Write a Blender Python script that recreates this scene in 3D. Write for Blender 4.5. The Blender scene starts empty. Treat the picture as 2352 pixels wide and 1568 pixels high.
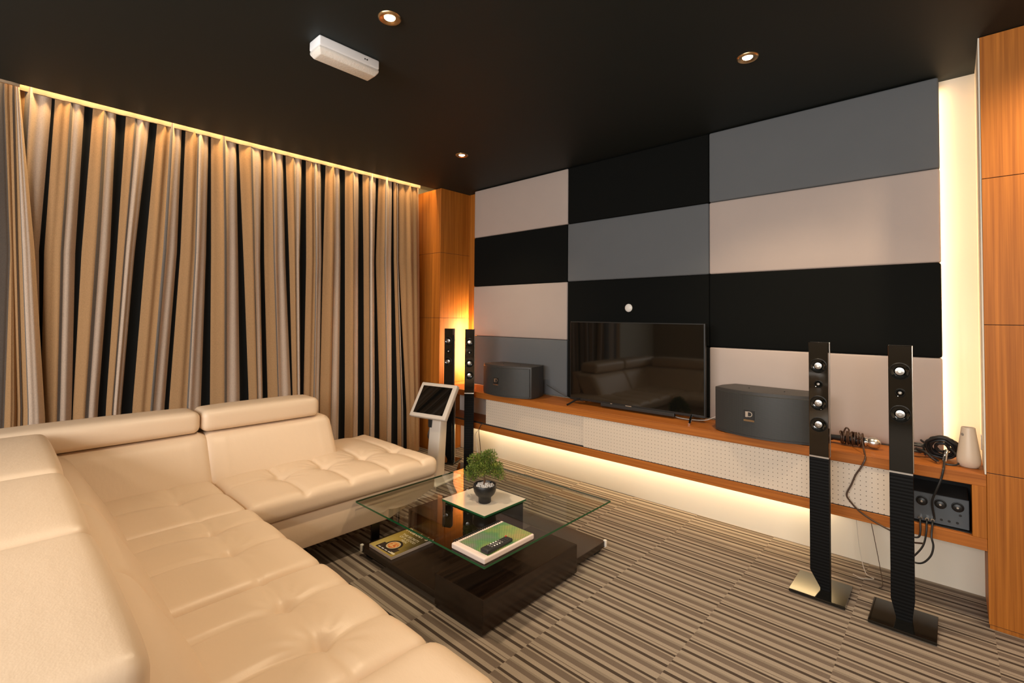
import bpy, bmesh, math, random
from mathutils import Vector, Matrix
random.seed(7)
scn = bpy.context.scene
COL = scn.collection
PI = math.pi
H = 2.729            # ceiling height

# ------------------------------------------------------------------ helpers
def link(o):
    COL.objects.link(o); return o

def thing(name, label, cat, loc=(0, 0, 0), rotz=0.0, group=None):
    o = bpy.data.objects.new(name, None)
    o.empty_display_size = 0.1
    link(o); o.location = loc; o.rotation_euler = (0, 0, rotz)
    o['label'] = label; o['category'] = cat
    if group: o['group'] = group
    return o

def tag(o, label, cat, group=None):
    o['label'] = label; o['category'] = cat
    if group: o['group'] = group
    return o

def obj(name, bm, mats, parent=None, smooth=False, world=True, label=None, angle=40, kind=None):
    """links a bmesh as ONE mesh object; world=True: the bmesh is in world coordinates and the parent is not rotated"""
    if not isinstance(mats, (list, tuple)): mats = [mats]
    if parent is not None and world:
        off = Vector((0, 0, 0)); p = parent
        while p is not None:
            off += p.location; p = p.parent
        bmesh.ops.translate(bm, verts=bm.verts[:], vec=-off)
    bmesh.ops.recalc_face_normals(bm, faces=bm.faces[:])
    me = bpy.data.meshes.new(name)
    bm.to_mesh(me); bm.free()
    for m in mats: me.materials.append(m)
    if smooth:
        me.polygons.foreach_set('use_smooth', [True] * len(me.polygons))
        try: me.set_sharp_from_angle(angle=math.radians(angle))
        except Exception: pass
    o = bpy.data.objects.new(name, me); link(o)
    if parent is not None: o.parent = parent
    if label: o['label'] = label
    if kind: o['kind'] = kind
    return o

def struct(name, bm, mats, **k):
    o = obj(name, bm, mats, **k); o['kind'] = 'structure'; return o

def dup(root, loc, rotz, name=None):
    r = root.copy(); link(r); r.location = loc; r.rotation_euler = (0, 0, rotz)
    def rec(a, b):
        for ch in list(a.children):
            c = ch.copy(); link(c); c.parent = b; rec(ch, c)
    rec(root, r)
    return r

def B(): return bmesh.new()

def box(bm, x0, x1, y0, y1, z0, z1, bev=0.0, seg=2, mi=0):
    vs = [bm.verts.new((x, y, z)) for x in (x0, x1) for y in (y0, y1) for z in (z0, z1)]
    q = [(0, 1, 3, 2), (4, 6, 7, 5), (0, 4, 5, 1), (2, 3, 7, 6), (0, 2, 6, 4), (1, 5, 7, 3)]
    fs = [bm.faces.new([vs[i] for i in f]) for f in q]
    for f in fs: f.material_index = mi
    if bev > 0:
        es = list({e for f in fs for e in f.edges})
        r = bmesh.ops.bevel(bm, geom=es, offset=bev, segments=seg, profile=0.5, affect='EDGES')
        for f in r['faces']: f.material_index = mi
    return bm

def prism(bm, pts, axis, a, b, bev=0.0, seg=2, mi=0):
    """pts: 2D polygon; axis 0/1/2 = extrusion axis; the two others take the 2D coordinates in order"""
    def P(u, v, w):
        if axis == 0: return (w, u, v)
        if axis == 1: return (u, w, v)
        return (u, v, w)
    A_ = [bm.verts.new(P(u, v, a)) for u, v in pts]; C_ = [bm.verts.new(P(u, v, b)) for u, v in pts]
    n = len(pts); fs = [bm.faces.new(A_[::-1]), bm.faces.new(C_)]
    for i in range(n):
        fs.append(bm.faces.new((A_[i], A_[(i + 1) % n], C_[(i + 1) % n], C_[i])))
    for f in fs: f.material_index = mi
    if bev > 0:
        es = list({e for f in fs for e in f.edges})
        bmesh.ops.bevel(bm, geom=es, offset=bev, segments=seg, profile=0.5, affect='EDGES')
    return bm

def lathe(bm, prof, c=(0, 0, 0), seg=32, M=None, cap0=True, cap1=True, mi=0):
    """prof: [(r,z)...] about z, optional Matrix M applied (before c)"""
    rings = []
    for r, z in prof:
        ring = []
        for i in range(seg):
            a = 2 * PI * i / seg
            v = Vector((r * math.cos(a), r * math.sin(a), z))
            if M is not None: v = M @ v
            ring.append(bm.verts.new(v + Vector(c)))
        rings.append(ring)
    for a, b in zip(rings, rings[1:]):
        for i in range(seg):
            f = bm.faces.new((a[i], a[(i + 1) % seg], b[(i + 1) % seg], b[i])); f.material_index = mi
    if cap0: bm.faces.new(rings[0][::-1]).material_index = mi
    if cap1: bm.faces.new(rings[-1]).material_index = mi
    return bm

def catmull(pts, n=8):
    P = [Vector(p) for p in pts]
    P = [2 * P[0] - P[1]] + P + [2 * P[-1] - P[-2]]
    out = []
    for i in range(1, len(P) - 2):
        for k in range(n):
            t = k / n
            a, b, c, d = P[i - 1], P[i], P[i + 1], P[i + 2]
            out.append(0.5 * ((2 * b) + (c - a) * t + (2 * a - 5 * b + 4 * c - d) * t * t + (3 * b - a - 3 * c + d) * t ** 3))
    out.append(P[-2]); return out

def tube(bm, pts, r, seg=8, sm=6, mi=0, taper=None):
    P = catmull(pts, sm) if sm > 1 else [Vector(p) for p in pts]
    n = len(P); rings = []
    up = Vector((0.13, 0.21, 1)).normalized()
    for i, p in enumerate(P):
        t = (P[min(i + 1, n - 1)] - P[max(i - 1, 0)])
        if t.length < 1e-9: t = Vector((0, 0, 1))
        t.normalize()
        s = t.cross(up)
        if s.length < 1e-3: s = t.cross(Vector((1, 0, 0)))
        s.normalize(); w = s.cross(t); up = w
        rr = r if taper is None else r + (taper - r) * i / (n - 1)
        rings.append([bm.verts.new(p + rr * (math.cos(2 * PI * k / seg) * s + math.sin(2 * PI * k / seg) * w)) for k in range(seg)])
    for a, b in zip(rings, rings[1:]):
        for k in range(seg):
            bm.faces.new((a[k], a[(k + 1) % seg], b[(k + 1) % seg], b[k])).material_index = mi
    bm.faces.new(rings[0][::-1]).material_index = mi; bm.faces.new(rings[-1]).material_index = mi
    return bm

def lattice(a, b, r, step):
    n = max(2, int(round((b - a - 2 * r) / step)))
    return [a, a + r * .12, a + r * .35, a + r * .65] + [a + r + (b - a - 2 * r) * i / n for i in range(n + 1)] + [b - r * .65, b - r * .35, b - r * .12, b]

def cushion(bm, x0, x1, y0, y1, z0, z1, r, step=.03, disp=None):
    """rounded, puffed block; disp(p, n) -> offset vector"""
    X, Y, Z = lattice(x0, x1, r, step), lattice(y0, y1, r, step), lattice(z0, z1, r, step)
    nx, ny, nz = len(X), len(Y), len(Z); V = {}
    def v(i, j, k):
        key = (i, j, k)
        if key in V: return V[key]
        p = Vector((X[i], Y[j], Z[k]))
        q = Vector((min(max(p.x, x0 + r), x1 - r), min(max(p.y, y0 + r), y1 - r), min(max(p.z, z0 + r), z1 - r)))
        n = (p - q)
        if n.length > 1e-9: n.normalize()
        p = q + n * r
        if disp: p = p + disp(p, n)
        V[key] = bm.verts.new(p); return V[key]
    for i in range(nx - 1):
        for j in range(ny - 1):
            for k in (0, nz - 1):
                bm.faces.new((v(i, j, k), v(i + 1, j, k), v(i + 1, j + 1, k), v(i, j + 1, k)))
    for i in range(nx - 1):
        for k in range(nz - 1):
            for j in (0, ny - 1):
                bm.faces.new((v(i, j, k), v(i + 1, j, k), v(i + 1, j, k + 1), v(i, j, k + 1)))
    for j in range(ny - 1):
        for k in range(nz - 1):
            for i in (0, nx - 1):
                bm.faces.new((v(i, j, k), v(i, j + 1, k), v(i, j + 1, k + 1), v(i, j, k + 1)))
    return bm

def text_obj(name, s, size, mat, parent, M, depth=.0006, align='CENTER', world=True):
    cu = bpy.data.curves.new(name, 'FONT'); cu.body = s; cu.size = size; cu.extrude = depth
    cu.align_x = align; cu.align_y = 'CENTER'
    tmp = bpy.data.objects.new('tmp', cu); link(tmp)
    dg = bpy.context.evaluated_depsgraph_get()
    me = bpy.data.meshes.new_from_object(tmp.evaluated_get(dg))
    bpy.data.objects.remove(tmp); bpy.data.curves.remove(cu)
    bm = bmesh.new(); bm.from_mesh(me); bpy.data.meshes.remove(me)
    bmesh.ops.transform(bm, matrix=M, verts=bm.verts[:])
    return obj(name, bm, mat, parent, world=world)

# ------------------------------------------------------------------ materials
def srgb(r, g, b):
    f = lambda c: (c / 255) / 12.92 if c / 255 <= .04045 else ((c / 255 + .055) / 1.055) ** 2.4
    return (f(r), f(g), f(b), 1)

def mat(name, col=(.5, .5, .5), rough=.5, metal=0., spec=.5, bump=None, coat=0., emit=None, sheen=0.):
    m = bpy.data.materials.new(name); m.use_nodes = True
    nt = m.node_tree; b = nt.nodes['Principled BSDF']
    b.inputs['Base Color'].default_value = (*col[:3], 1); b.inputs['Roughness'].default_value = rough
    b.inputs['Metallic'].default_value = metal; b.inputs['Specular IOR Level'].default_value = spec
    b.inputs['Coat Weight'].default_value = coat; b.inputs['Sheen Weight'].default_value = sheen
    if emit:
        b.inputs['Emission Color'].default_value = (*emit[0], 1); b.inputs['Emission Strength'].default_value = emit[1]
    if bump:
        sc, st, det = bump
        tc = nt.nodes.new('ShaderNodeTexCoord'); no = nt.nodes.new('ShaderNodeTexNoise')
        no.inputs['Scale'].default_value = sc; no.inputs['Detail'].default_value = det
        bp = nt.nodes.new('ShaderNodeBump'); bp.inputs['Strength'].default_value = st; bp.inputs['Distance'].default_value = .004
        nt.links.new(tc.outputs['Object'], no.inputs['Vector']); nt.links.new(no.outputs['Fac'], bp.inputs['Height'])
        nt.links.new(bp.outputs['Normal'], b.inputs['Normal'])
    return m

class G:
    """tiny node-graph helper"""
    def __init__(s, m): s.m = m; s.nt = m.node_tree; s.b = s.nt.nodes['Principled BSDF']
    def n(s, t, **k):
        x = s.nt.nodes.new(t)
        for a, v in k.items(): setattr(x, a, v)
        return x
    def l(s, a, b): s.nt.links.new(a, b)
    def math(s, op, a, b=None, c=None):
        x = s.n('ShaderNodeMath', operation=op)
        for i, v in enumerate((a, b, c)):
            if v is None: continue
            if isinstance(v, (int, float)): x.inputs[i].default_value = v
            else: s.l(v, x.inputs[i])
        return x.outputs[0]
    def ramp(s, fac, stops, interp='LINEAR'):
        r = s.n('ShaderNodeValToRGB'); cr = r.color_ramp; cr.interpolation = interp
        while len(cr.elements) < len(stops): cr.elements.new(.5)
        for e, (p, c) in zip(cr.elements, stops): e.position = p; e.color = (*c[:3], 1)
        s.l(fac, r.inputs['Fac']); return r.outputs['Color']
    def coord(s, what='Object'):
        return s.n('ShaderNodeTexCoord').outputs[what]
    def sep(s, v):
        x = s.n('ShaderNodeSeparateXYZ'); s.l(v, x.inputs[0]); return x.outputs
    def mapping(s, v, scale):
        x = s.n('ShaderNodeMapping'); x.inputs['Scale'].default_value = scale; s.l(v, x.inputs['Vector']); return x.outputs[0]
    def noise(s, v, scale=1., det=3., rough=.5):
        x = s.n('ShaderNodeTexNoise'); x.inputs['Scale'].default_value = scale; x.inputs['Detail'].default_value = det
        x.inputs['Roughness'].default_value = rough; s.l(v, x.inputs['Vector']); return x.outputs['Fac']
    def bump(s, h, st=.3, dist=.002):
        x = s.n('ShaderNodeBump'); x.inputs['Strength'].default_value = st; x.inputs['Distance'].default_value = dist
        s.l(h, x.inputs['Height']); s.l(x.outputs['Normal'], s.b.inputs['Normal'])
    def mix(s, fac, a, b, blend='MIX'):
        x = s.n('ShaderNodeMix', data_type='RGBA', blend_type=blend)
        if isinstance(fac, (int, float)): x.inputs[0].default_value = fac
        else: s.l(fac, x.inputs[0])
        for i, v in ((6, a), (7, b)):
            if isinstance(v, (tuple, list)): x.inputs[i].default_value = (*v[:3], 1)
            else: s.l(v, x.inputs[i])
        return x.outputs[2]

def wood(name, axis, c0, c1, rough=.5, fine=90.):
    m = mat(name, rough=rough); g = G(m)
    sc = [fine] * 3; sc[axis] = 1.2
    n1 = g.noise(g.mapping(g.coord(), sc), 1., 4., .6)
    sc2 = [14.] * 3; sc2[axis] = .5
    n2 = g.noise(g.mapping(g.coord(), sc2), 1., 2.)
    f = g.math('ADD', g.math('MULTIPLY', n1, .7), g.math('MULTIPLY', n2, .3))
    g.l(g.ramp(f, [(.33, c0), (.66, c1)]), g.b.inputs['Base Color'])
    g.bump(n1, .08, .001); m.node_tree.nodes['Principled BSDF'].inputs['Specular IOR Level'].default_value = .22
    return m

def fabric(name, col, rough=.95, scale=900, st=.25):
    m = mat(name, col, rough, spec=.1); g = G(m)
    c = g.coord()
    n = g.noise(g.mapping(c, (1, 1, 1)), scale, 2.)
    big = g.noise(c, 6., 2.)
    g.l(g.mix(g.math('MULTIPLY', big, .35), col, [v * .86 for v in col[:3]]), g.b.inputs['Base Color'])
    g.bump(n, st, .0015)
    return m

M = {}
M['ceiling'] = mat('black_ceiling_paint', (.016, .021, .021), .6, spec=.24)
M['wall'] = mat('cream_wall_paint', (.80, .74, .62), .8, spec=.2)
M['wall_warm'] = mat('warm_wall_paint', (.50, .38, .25), .85, spec=.2)
M['dark'] = mat('dark_void', (.012, .012, .012), .8)
OR0, OR1 = (.25, .072, .008), (.50, .172, .024)
M['wood_v'] = wood('teak_veneer_upright', 2, OR0, OR1)
M['wood_h'] = wood('teak_veneer_level', 0, (.26, .074, .012), (.46, .152, .026))
M['beige'] = fabric('beige_upholstery', (.475, .395, .355))
M['grey'] = fabric('grey_upholstery', (.135, .142, .150))
M['black_fab'] = fabric('black_upholstery', (.006, .0065, .006))
M['gloss_black'] = mat('gloss_black', (.006, .006, .005), .06, spec=.6, coat=.3)
M['satin_black'] = mat('satin_black', (.010, .010, .010), .4)
M['black_plastic'] = mat('black_plastic', (.018, .018, .018), .45)
M['grey_plastic'] = mat('grey_plastic', (.042, .040, .038), .5)
M['silver'] = mat('brushed_silver', (.72, .70, .66), .28, metal=1.)
M['cap'] = mat('spun_aluminium', (.48, .46, .43), .3, metal=1.)
M['kiosk'] = mat('warm_white_shell', (.70, .62, .53), .4)
M['chrome'] = mat('chrome', (.85, .84, .82), .08, metal=1.)
M['dull_metal'] = mat('dark_metal', (.09, .085, .08), .35, metal=1.)
M['white_plastic'] = mat('white_plastic', (.82, .79, .74), .35)
M['white_ceramic'] = mat('white_ceramic', (.60, .48, .36), .4)
M['cable_black'] = mat('black_cable', (.012, .012, .012), .45)
M['cable_brown'] = mat('brown_cable', (.055, .025, .012), .45)
M['cable_white'] = mat('white_cable', (.6, .55, .48), .5)
M['pebble'] = mat('white_pebbles', (.72, .66, .60), .7)
M['bark'] = mat('bark', (.12, .06, .03), .9, bump=(180, .5, 3))
M['paper'] = mat('paper_edges', (.70, .60, .54), .8, bump=(400, .2, 1))
M['screen'] = mat('dark_screen', (.004, .004, .0035), .04, spec=.55)

M['white_glass'] = mat('white_backed_glass', (.62, .56, .46), .1, spec=.5)
def leather():
    m = mat('cream_leather', (.74, .575, .415), .42, spec=.4); g = G(m)
    c = g.coord()
    v = g.n('ShaderNodeTexVoronoi'); v.inputs['Scale'].default_value = 260; g.l(c, v.inputs['Vector'])
    n2 = g.noise(g.mapping(c, (5, 9, 5)), 2.2, 4., .55)
    h = g.math('ADD', g.math('MULTIPLY', v.outputs['Distance'], .06), g.math('MULTIPLY', n2, 1.0))
    g.bump(h, .22, .006)
    return m
M['leather'] = leather()

def espresso():
    m = mat('dark_brown_lacquer', (.02, .01, .006), .22, spec=.5); g = G(m)
    n = g.noise(g.mapping(g.coord(), (30, 1.5, 30)), 2., 3.)
    g.l(g.ramp(n, [(.3, (.012, .007, .005)), (.7, (.030, .016, .009))]), g.b.inputs['Base Color'])
    return m
M['espresso'] = espresso()

def glass(name, tint, ior=1.6, rough=0.):
    m = bpy.data.materials.new(name); m.use_nodes = True; nt = m.node_tree
    nt.nodes.remove(nt.nodes['Principled BSDF']); out = nt.nodes['Material Output']
    t = nt.nodes.new('ShaderNodeBsdfTransparent'); t.inputs[0].default_value = (*tint, 1)
    gl = nt.nodes.new('ShaderNodeBsdfGlossy'); gl.inputs['Roughness'].default_value = rough
    fr = nt.nodes.new('ShaderNodeFresnel'); fr.inputs['IOR'].default_value = ior
    mx = nt.nodes.new('ShaderNodeMixShader')
    nt.links.new(fr.outputs[0], mx.inputs[0]); nt.links.new(t.outputs[0], mx.inputs[1]); nt.links.new(gl.outputs[0], mx.inputs[2])
    nt.links.new(mx.outputs[0], out.inputs['Surface'])
    return m
M['glass'] = glass('clear_glass', (.93, .975, .945), 1.55)
def clear():
    m = bpy.data.materials.new('clear_glass_underside'); m.use_nodes = True; nt = m.node_tree
    nt.nodes.remove(nt.nodes['Principled BSDF'])
    t = nt.nodes.new('ShaderNodeBsdfTransparent'); t.inputs[0].default_value = (.97, .99, .975, 1)
    nt.links.new(t.outputs[0], nt.nodes['Material Output'].inputs['Surface']); return m
M['glass_under'] = clear()
M['glass_edge'] = mat('green_glass_edge', (.012, .085, .028), .12, spec=.6)

def carpet():
    m = mat('striped_carpet', rough=.95, spec=.08); g = G(m)
    x, y, z = g.sep(g.coord())
    tile = g.math('FLOOR', g.math('DIVIDE', g.math('ADD', x, .37), .4925))
    row = g.math('FLOOR', g.math('DIVIDE', y, .5))
    off = g.math('MULTIPLY', g.math('FRACT', g.math('MULTIPLY', g.math('ADD', tile, 40.), .618)), .37)
    v = g.math('FRACT', g.math('DIVIDE', g.math('ADD', y, off), .37))
    Lc, Mc, Dc, Gc = (.350, .295, .238), (.175, .137, .110), (.072, .054, .042), (.26, .218, .175)
    seq = [(2.3, Lc), (1.5, Dc), (2.0, Lc), (2.8, Mc), (1.3, Lc), (1.3, Dc), (3.0, Lc), (2.2, Mc), (.9, Gc), (1.9, Lc), (1.6, Dc), (2.1, Lc), (3.1, Mc), (.8, Lc),
           (1.3, Dc), (1.2, Lc), (.5, Mc), (1.8, Lc), (2.6, Mc), (1.3, Gc)]
    tot = sum(a for a, _ in seq); acc = 0; stops = []
    for a, c in seq: stops.append((acc / tot, c)); acc += a
    col = g.ramp(v, stops, 'CONSTANT')
    loop = g.noise(g.mapping(g.coord(), (1, 1, 1)), 420., 2., .7)
    col = g.mix(.55, col, g.ramp(loop, [(.3, (.55, .55, .55)), (.7, (1.25, 1.25, 1.25))]), 'MULTIPLY')
    g.l(col, g.b.inputs['Base Color'])
    g.bump(loop, .5, .004)
    return m
M['carpet'] = carpet()

def dots(name, base, hole, pitch, rad, axes=(0, 2), rough=.6, bumpst=.4):
    m = mat(name, base, rough); g = G(m)
    o = g.sep(g.coord()); ds = []
    for a in axes:
        f = g.math('FRACT', g.math('DIVIDE', o[a], pitch))
        ds.append(g.math('POWER', g.math('SUBTRACT', f, .5), 2))
    d = g.math('SQRT', g.math('ADD', ds[0], ds[1]))
    k = g.math('LESS_THAN', d, rad / pitch)
    g.l(g.mix(k, base, hole), g.b.inputs['Base Color'])
    if bumpst: g.bump(g.math('SUBTRACT', 1., k), bumpst, .002)
    return m
M['perf'] = dots('perforated_cream_board', (.66, .555, .445), (.16, .13, .10), .0245, .0024)
M['grille'] = dots('perforated_steel_grille', (.042, .044, .043), (.015, .015, .015), .006, .0019, rough=.45)

def ribs():
    m = mat('ribbed_black', (.004, .004, .004), .55, spec=.12); g = G(m)
    z = g.sep(g.coord())[2]
    g.bump(g.math('SINE', g.math('MULTIPLY', z, 2 * PI / .016)), .18, .002); return m
M['ribs'] = ribs()

TAN, GREYC, CREAM, BLACKC = (.44, .255, .120), (.19, .165, .145), (.62, .475, .365), (.007, .007, .006)
def curtain_mat():
    m = mat('striped_curtain_cloth', rough=.9, spec=.12, sheen=.15); g = G(m)
    u = g.sep(g.coord('UV'))[0]
    col = g.ramp(u, [(0, TAN), (.25, GREYC), (.5, CREAM), (.75, BLACKC)], 'CONSTANT')
    sl = g.noise(g.mapping(g.coord(), (1, 1, .35)), 330., 3., .7)
    col = g.mix(.6, col, g.ramp(sl, [(.3, (.72, .72, .72)), (.7, (1.2, 1.2, 1.2))]), 'MULTIPLY')
    g.l(col, g.b.inputs['Base Color']); g.bump(sl, .25, .002)
    return m
M['curtain'] = curtain_mat()
M['tape'] = mat('beige_heading_tape', (.42, .30, .19), .9)
M['bulb'] = mat('lit_bulb', (1, 1, 1), .4, emit=((1., .80, .55), 26.))
M['leaf'] = None
def leafmat():
    m = mat('small_green_leaves', rough=.6); g = G(m)
    n = g.noise(g.coord(), 38., 2.)
    g.l(g.ramp(n, [(.3, (.04, .085, .010)), (.52, (.115, .165, .018)), (.72, (.26, .28, .04))]), g.b.inputs['Base Color']); return m
M['leaf'] = leafmat()
def foilmat():
    m = mat('green_foil_cover', rough=.3, metal=.4); g = G(m)
    c = g.coord(); o = g.sep(c)
    hue = g.math('ADD', g.math('MULTIPLY', o[0], 2.4), g.math('MULTIPLY', o[1], 1.9))
    n = g.noise(c, 9., 2.)
    f = g.math('ADD', g.math('MULTIPLY', n, .9), g.math('MULTIPLY', hue, .25))
    base = g.ramp(f, [(.25, (.30, .36, .30)), (.42, (.16, .42, .17)), (.55, (.40, .55, .16)), (.7, (.60, .50, .18)), (.85, (.22, .46, .34))])  # shifting iridescent sheen of the foil put into fixed base colours
    a = g.math('FRACT', g.math('DIVIDE', g.math('ADD', o[0], o[1]), .0115)); b2 = g.math('FRACT', g.math('DIVIDE', g.math('SUBTRACT', o[0], o[1]), .0115))
    d = g.math('SQRT', g.math('ADD', g.math('POWER', g.math('SUBTRACT', a, .5), 2), g.math('POWER', g.math('SUBTRACT', b2, .5), 2)))
    k = g.math('LESS_THAN', d, .3)
    g.l(g.mix(k, base, (.09, .12, .08)), g.b.inputs['Base Color']); return m
M['foil'] = foilmat()

# ------------------------------------------------------------------ setting
bm = B(); box(bm, -4.6, 2.4, -2.6, 3.7, -.06, 0); struct('floor', bm, M['carpet'])
bm = B(); box(bm, -3.994, 2.4, -2.6, 3.7, H, H + .13); struct('ceiling', bm, M['ceiling'])
bm = B(); box(bm, -4.6, -3.994, -2.6, 3.7, H + .13, H + .16); struct('ceiling_recess', bm, M['wall'])
bm = B(); box(bm, -4.6, -4.5, -2.6, 3.7, 0, H + .13); struct('wall_left', bm, M['wall'])
bm = B(); box(bm, -4.6, 2.4, 3.56, 3.7, 0, H + .13); struct('wall_front', bm, M['wall'])
bm = B(); box(bm, -3.9, .105, 3.452, 3.56, 0, .33); struct('wall_front_lower', bm, M['wall'])
bm = B()
for a in ((-4.6, -2.6, 0, H + .13), (2.0, 2.4, 0, H + .13), (-2.6, 2.0, 0, 1.25), (-2.6, 2.0, 2.66, H + .13)): box(bm, a[0], a[1], -2.7, -2.6, a[2], a[3])
struct('wall_back', bm, M['wall_warm'])
bm = B()
for x in (-2.6, -1.45, -.3, .85, 1.95): box(bm, x, x + .05, -2.68, -2.62, 1.25, 2.66)
for z in (1.25, 2.61): box(bm, -2.6, 2.0, -2.68, -2.62, z, z + .05)
struct('added_window_1', bm, M['white_plastic'])  # invented window out of view, frames the added fill light
bm = B(); box(bm, 2.4, 2.5, -2.6, 3.7, 0, H + .13); struct('wall_right', bm, M['wall_warm'])

# wood columns at both ends of the feature wall
def column(label, x0, x1, y0):
    t = thing('wood_column', label, 'column', ((x0 + x1) / 2, (y0 + 3.56) / 2, 0))
    bm = B(); box(bm, x0 + .004, x1 - .004, y0 + .004, 3.556, .0, H - .002); obj('core', bm, M['dark'], t)
    zs = [.018, .702, 1.380, 2.058, H - .001]
    for a, b in zip(zs, zs[1:]):
        bm = B(); box(bm, x0, x1, y0, 3.558, a + .0015, b - .0015, .001, 1); obj('veneer_panel', bm, M['wood_v'], t)
    bm = B(); box(bm, x0 + .003, x1 - .003, y0 + .003, 3.556, 0, .017); obj('kick_plate', bm, M['wood_v'], t)
    return t
column('tall orange wood veneer column at the right end of the wall bench', .105, 1.25, 3.114)
far = column('orange wood veneer column beside the striped curtain', -4.48, -3.90, 3.147)
bm = B(); box(bm, -3.8995, -3.66, 3.548, 3.5598, .70, H - .002); struct('trim_3', bm, M['wood_v'])

# upholstered wall panels
bm = B(); box(bm, .099, .1045, 3.122, 3.56, .692, H); struct('trim_2', bm, M['wall'])
XS = [-3.725, -2.511, -1.275, -.044]
ZS = [.692, 1.196, 1.711, 2.223, 2.722]
PAN = {(0, 3): ('beige', 'beige fabric wall panel directly under the ceiling at the curtain end'),
       (0, 2): ('black_fab', 'black fabric wall panel between two beige panels at the curtain end'),
       (0, 1): ('beige', 'beige fabric wall panel above the grey panel and the far box speaker'),
       (0, 0): ('grey', 'grey fabric wall panel behind the far box speaker'),
       (1, 3): ('black_fab', 'black fabric wall panel at the ceiling above the television column'),
       (1, 2): ('grey', 'grey fabric wall panel in the television column'),
       (1, 1): ('black_fab', 'black fabric wall panel carrying the round white sensor'),
       (1, 0): ('black_fab', 'black fabric wall panel directly behind the television'),
       (2, 3): ('grey', 'large grey fabric wall panel under the ceiling beside the lit niche'),
       (2, 2): ('beige', 'large beige fabric wall panel below the topmost grey one'),
       (2, 1): ('black_fab', 'large black fabric wall panel beside the lit niche'),
       (2, 0): ('beige', 'beige fabric wall panel behind the near box speaker and coiled microphone cable')}
for (i, k), (mm, lab) in PAN.items():
    x0, x1, z0, z1 = XS[i] + .001, XS[i + 1] - .001, ZS[k] + .001, ZS[k + 1] - .001
    def pf(p, n, x0=x0, x1=x1, z0=z0, z1=z1):
        if n.y < -.2:
            u = (p.x - x0) / (x1 - x0) * 2 - 1; w = (p.z - z0) / (z1 - z0) * 2 - 1
            return Vector((0, -.006 * (1 - u ** 4) * (1 - w ** 4), 0))
        return Vector((0, 0, 0))
    bm = B(); cushion(bm, x0, x1, 3.455, 3.52, z0, z1, .012, .08, pf)
    tag(obj('upholstered_panel', bm, M[mm], smooth=True), lab, 'wall panel', 'upholstered panels of the feature wall')
bm = B(); box(bm, -3.6, -.2, 3.521, 3.5595, .70, 2.70); struct('trim_1', bm, M['dark'])

# ------------------------------------------------------------------ wall bench (floating media bench)
t = thing('media_bench', 'long floating orange wood bench with perforated cream sliding fronts', 'bench', (-1.9, 3.28, .345))
bm = B(); box(bm, -3.90, .104, 3.114, 3.452, .636, .690, .0015, 1); obj('top_board', bm, M['wood_h'], t)
bm = B(); box(bm, -3.90, .104, 3.114, 3.452, .345, .400, .0015, 1); obj('bottom_board', bm, M['wood_h'], t)
bm = B(); box(bm, .055, .104, 3.114, 3.45, .400, .636, .0015, 1); obj('end_panel', bm, M['wood_v'], t)
bm = B(); box(bm, -3.90, -.22, 3.435, 3.452, .400, .636); obj('back_board', bm, M['white_plastic'], t)
bm = B(); box(bm, -.22, .055, 3.435, 3.452, .400, .636); obj('back_board', bm, M['dark'], t)
bm = B(); box(bm, -.235, -.215, 3.135, 3.435, .400, .636); obj('divider', bm, M['satin_black'], t)
bm = B(); box(bm, -.213, .053, 3.14, 3.43, .401, .4035); obj('compartment_lining', bm, M['satin_black'], t)
bm = B(); box(bm, -3.199, -2.095, 3.138, 3.156, .406, .634, .001, 1); obj('sliding_door', bm, M['perf'], t)
bm = B(); box(bm, -2.108, -.218, 3.120, 3.137, .404, .634, .001, 1); obj('sliding_door', bm, M['perf'], t)
bm = B(); box(bm, -3.9, -.215, 3.120, 3.16, .400, .4035); obj('door_track', bm, M['dark'], t)

# ------------------------------------------------------------------ television
t = thing('television', 'flat black television standing on the wall bench', 'television', (-1.79, 3.285, .69))
bm = B(); box(bm, -2.348, -1.236, 3.278, 3.302, .722, 1.364, .004, 2); obj('bezel', bm, M['satin_black'], t)
bm = B(); box(bm, -2.339, -1.245, 3.2755, 3.279, .742, 1.356); obj('screen', bm, M['screen'], t)
bm = B(); box(bm, -2.20, -1.38, 3.302, 3.34, .76, 1.10, .012, 2); obj('rear_housing', bm, M['black_plastic'], t)
bm = B(); box(bm, -2.05, -1.45, 3.268, 3.30, .703, .730, .005, 2); obj('speaker_bar', bm, M['black_plastic'], t)
for s, x in ((-1, -2.25), (1, -1.33)):
    bm = B()
    for d in (-1, 1):
        tube(bm, [(x, 3.29, .735), (x + s * .012, 3.29 + d * .05, .728), (x + s * .03, 3.29 + d * .115, .704), (x + s * .035, 3.29 + d * .14, .6985)], .0075, 8, 5)
    obj('foot', bm, M['chrome'] if s > 0 else M['satin_black'], t, smooth=True)
bm = B(); box(bm, -1.835, -1.785, 3.2755, 3.2785, .728, .735); obj('maker_badge', bm, M['silver'], t)
bm = B(); box(bm, -1.965, -1.950, 3.2755, 3.2785, .728, .735); obj('indicator_badge', bm, M['silver'], t)

bm = B(); R = Matrix.Rotation(PI / 2, 4, 'X')
lathe(bm, [(.030, 0), (.032, .004), (.032, .010), (.026, .016), (.010, .018)], (-1.90, 3.4485, 1.476), 28, R)
tag(obj('round_sensor', bm, M['white_plastic'], smooth=True), 'small round white sensor on the black panel above the television', 'sensor')

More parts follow.
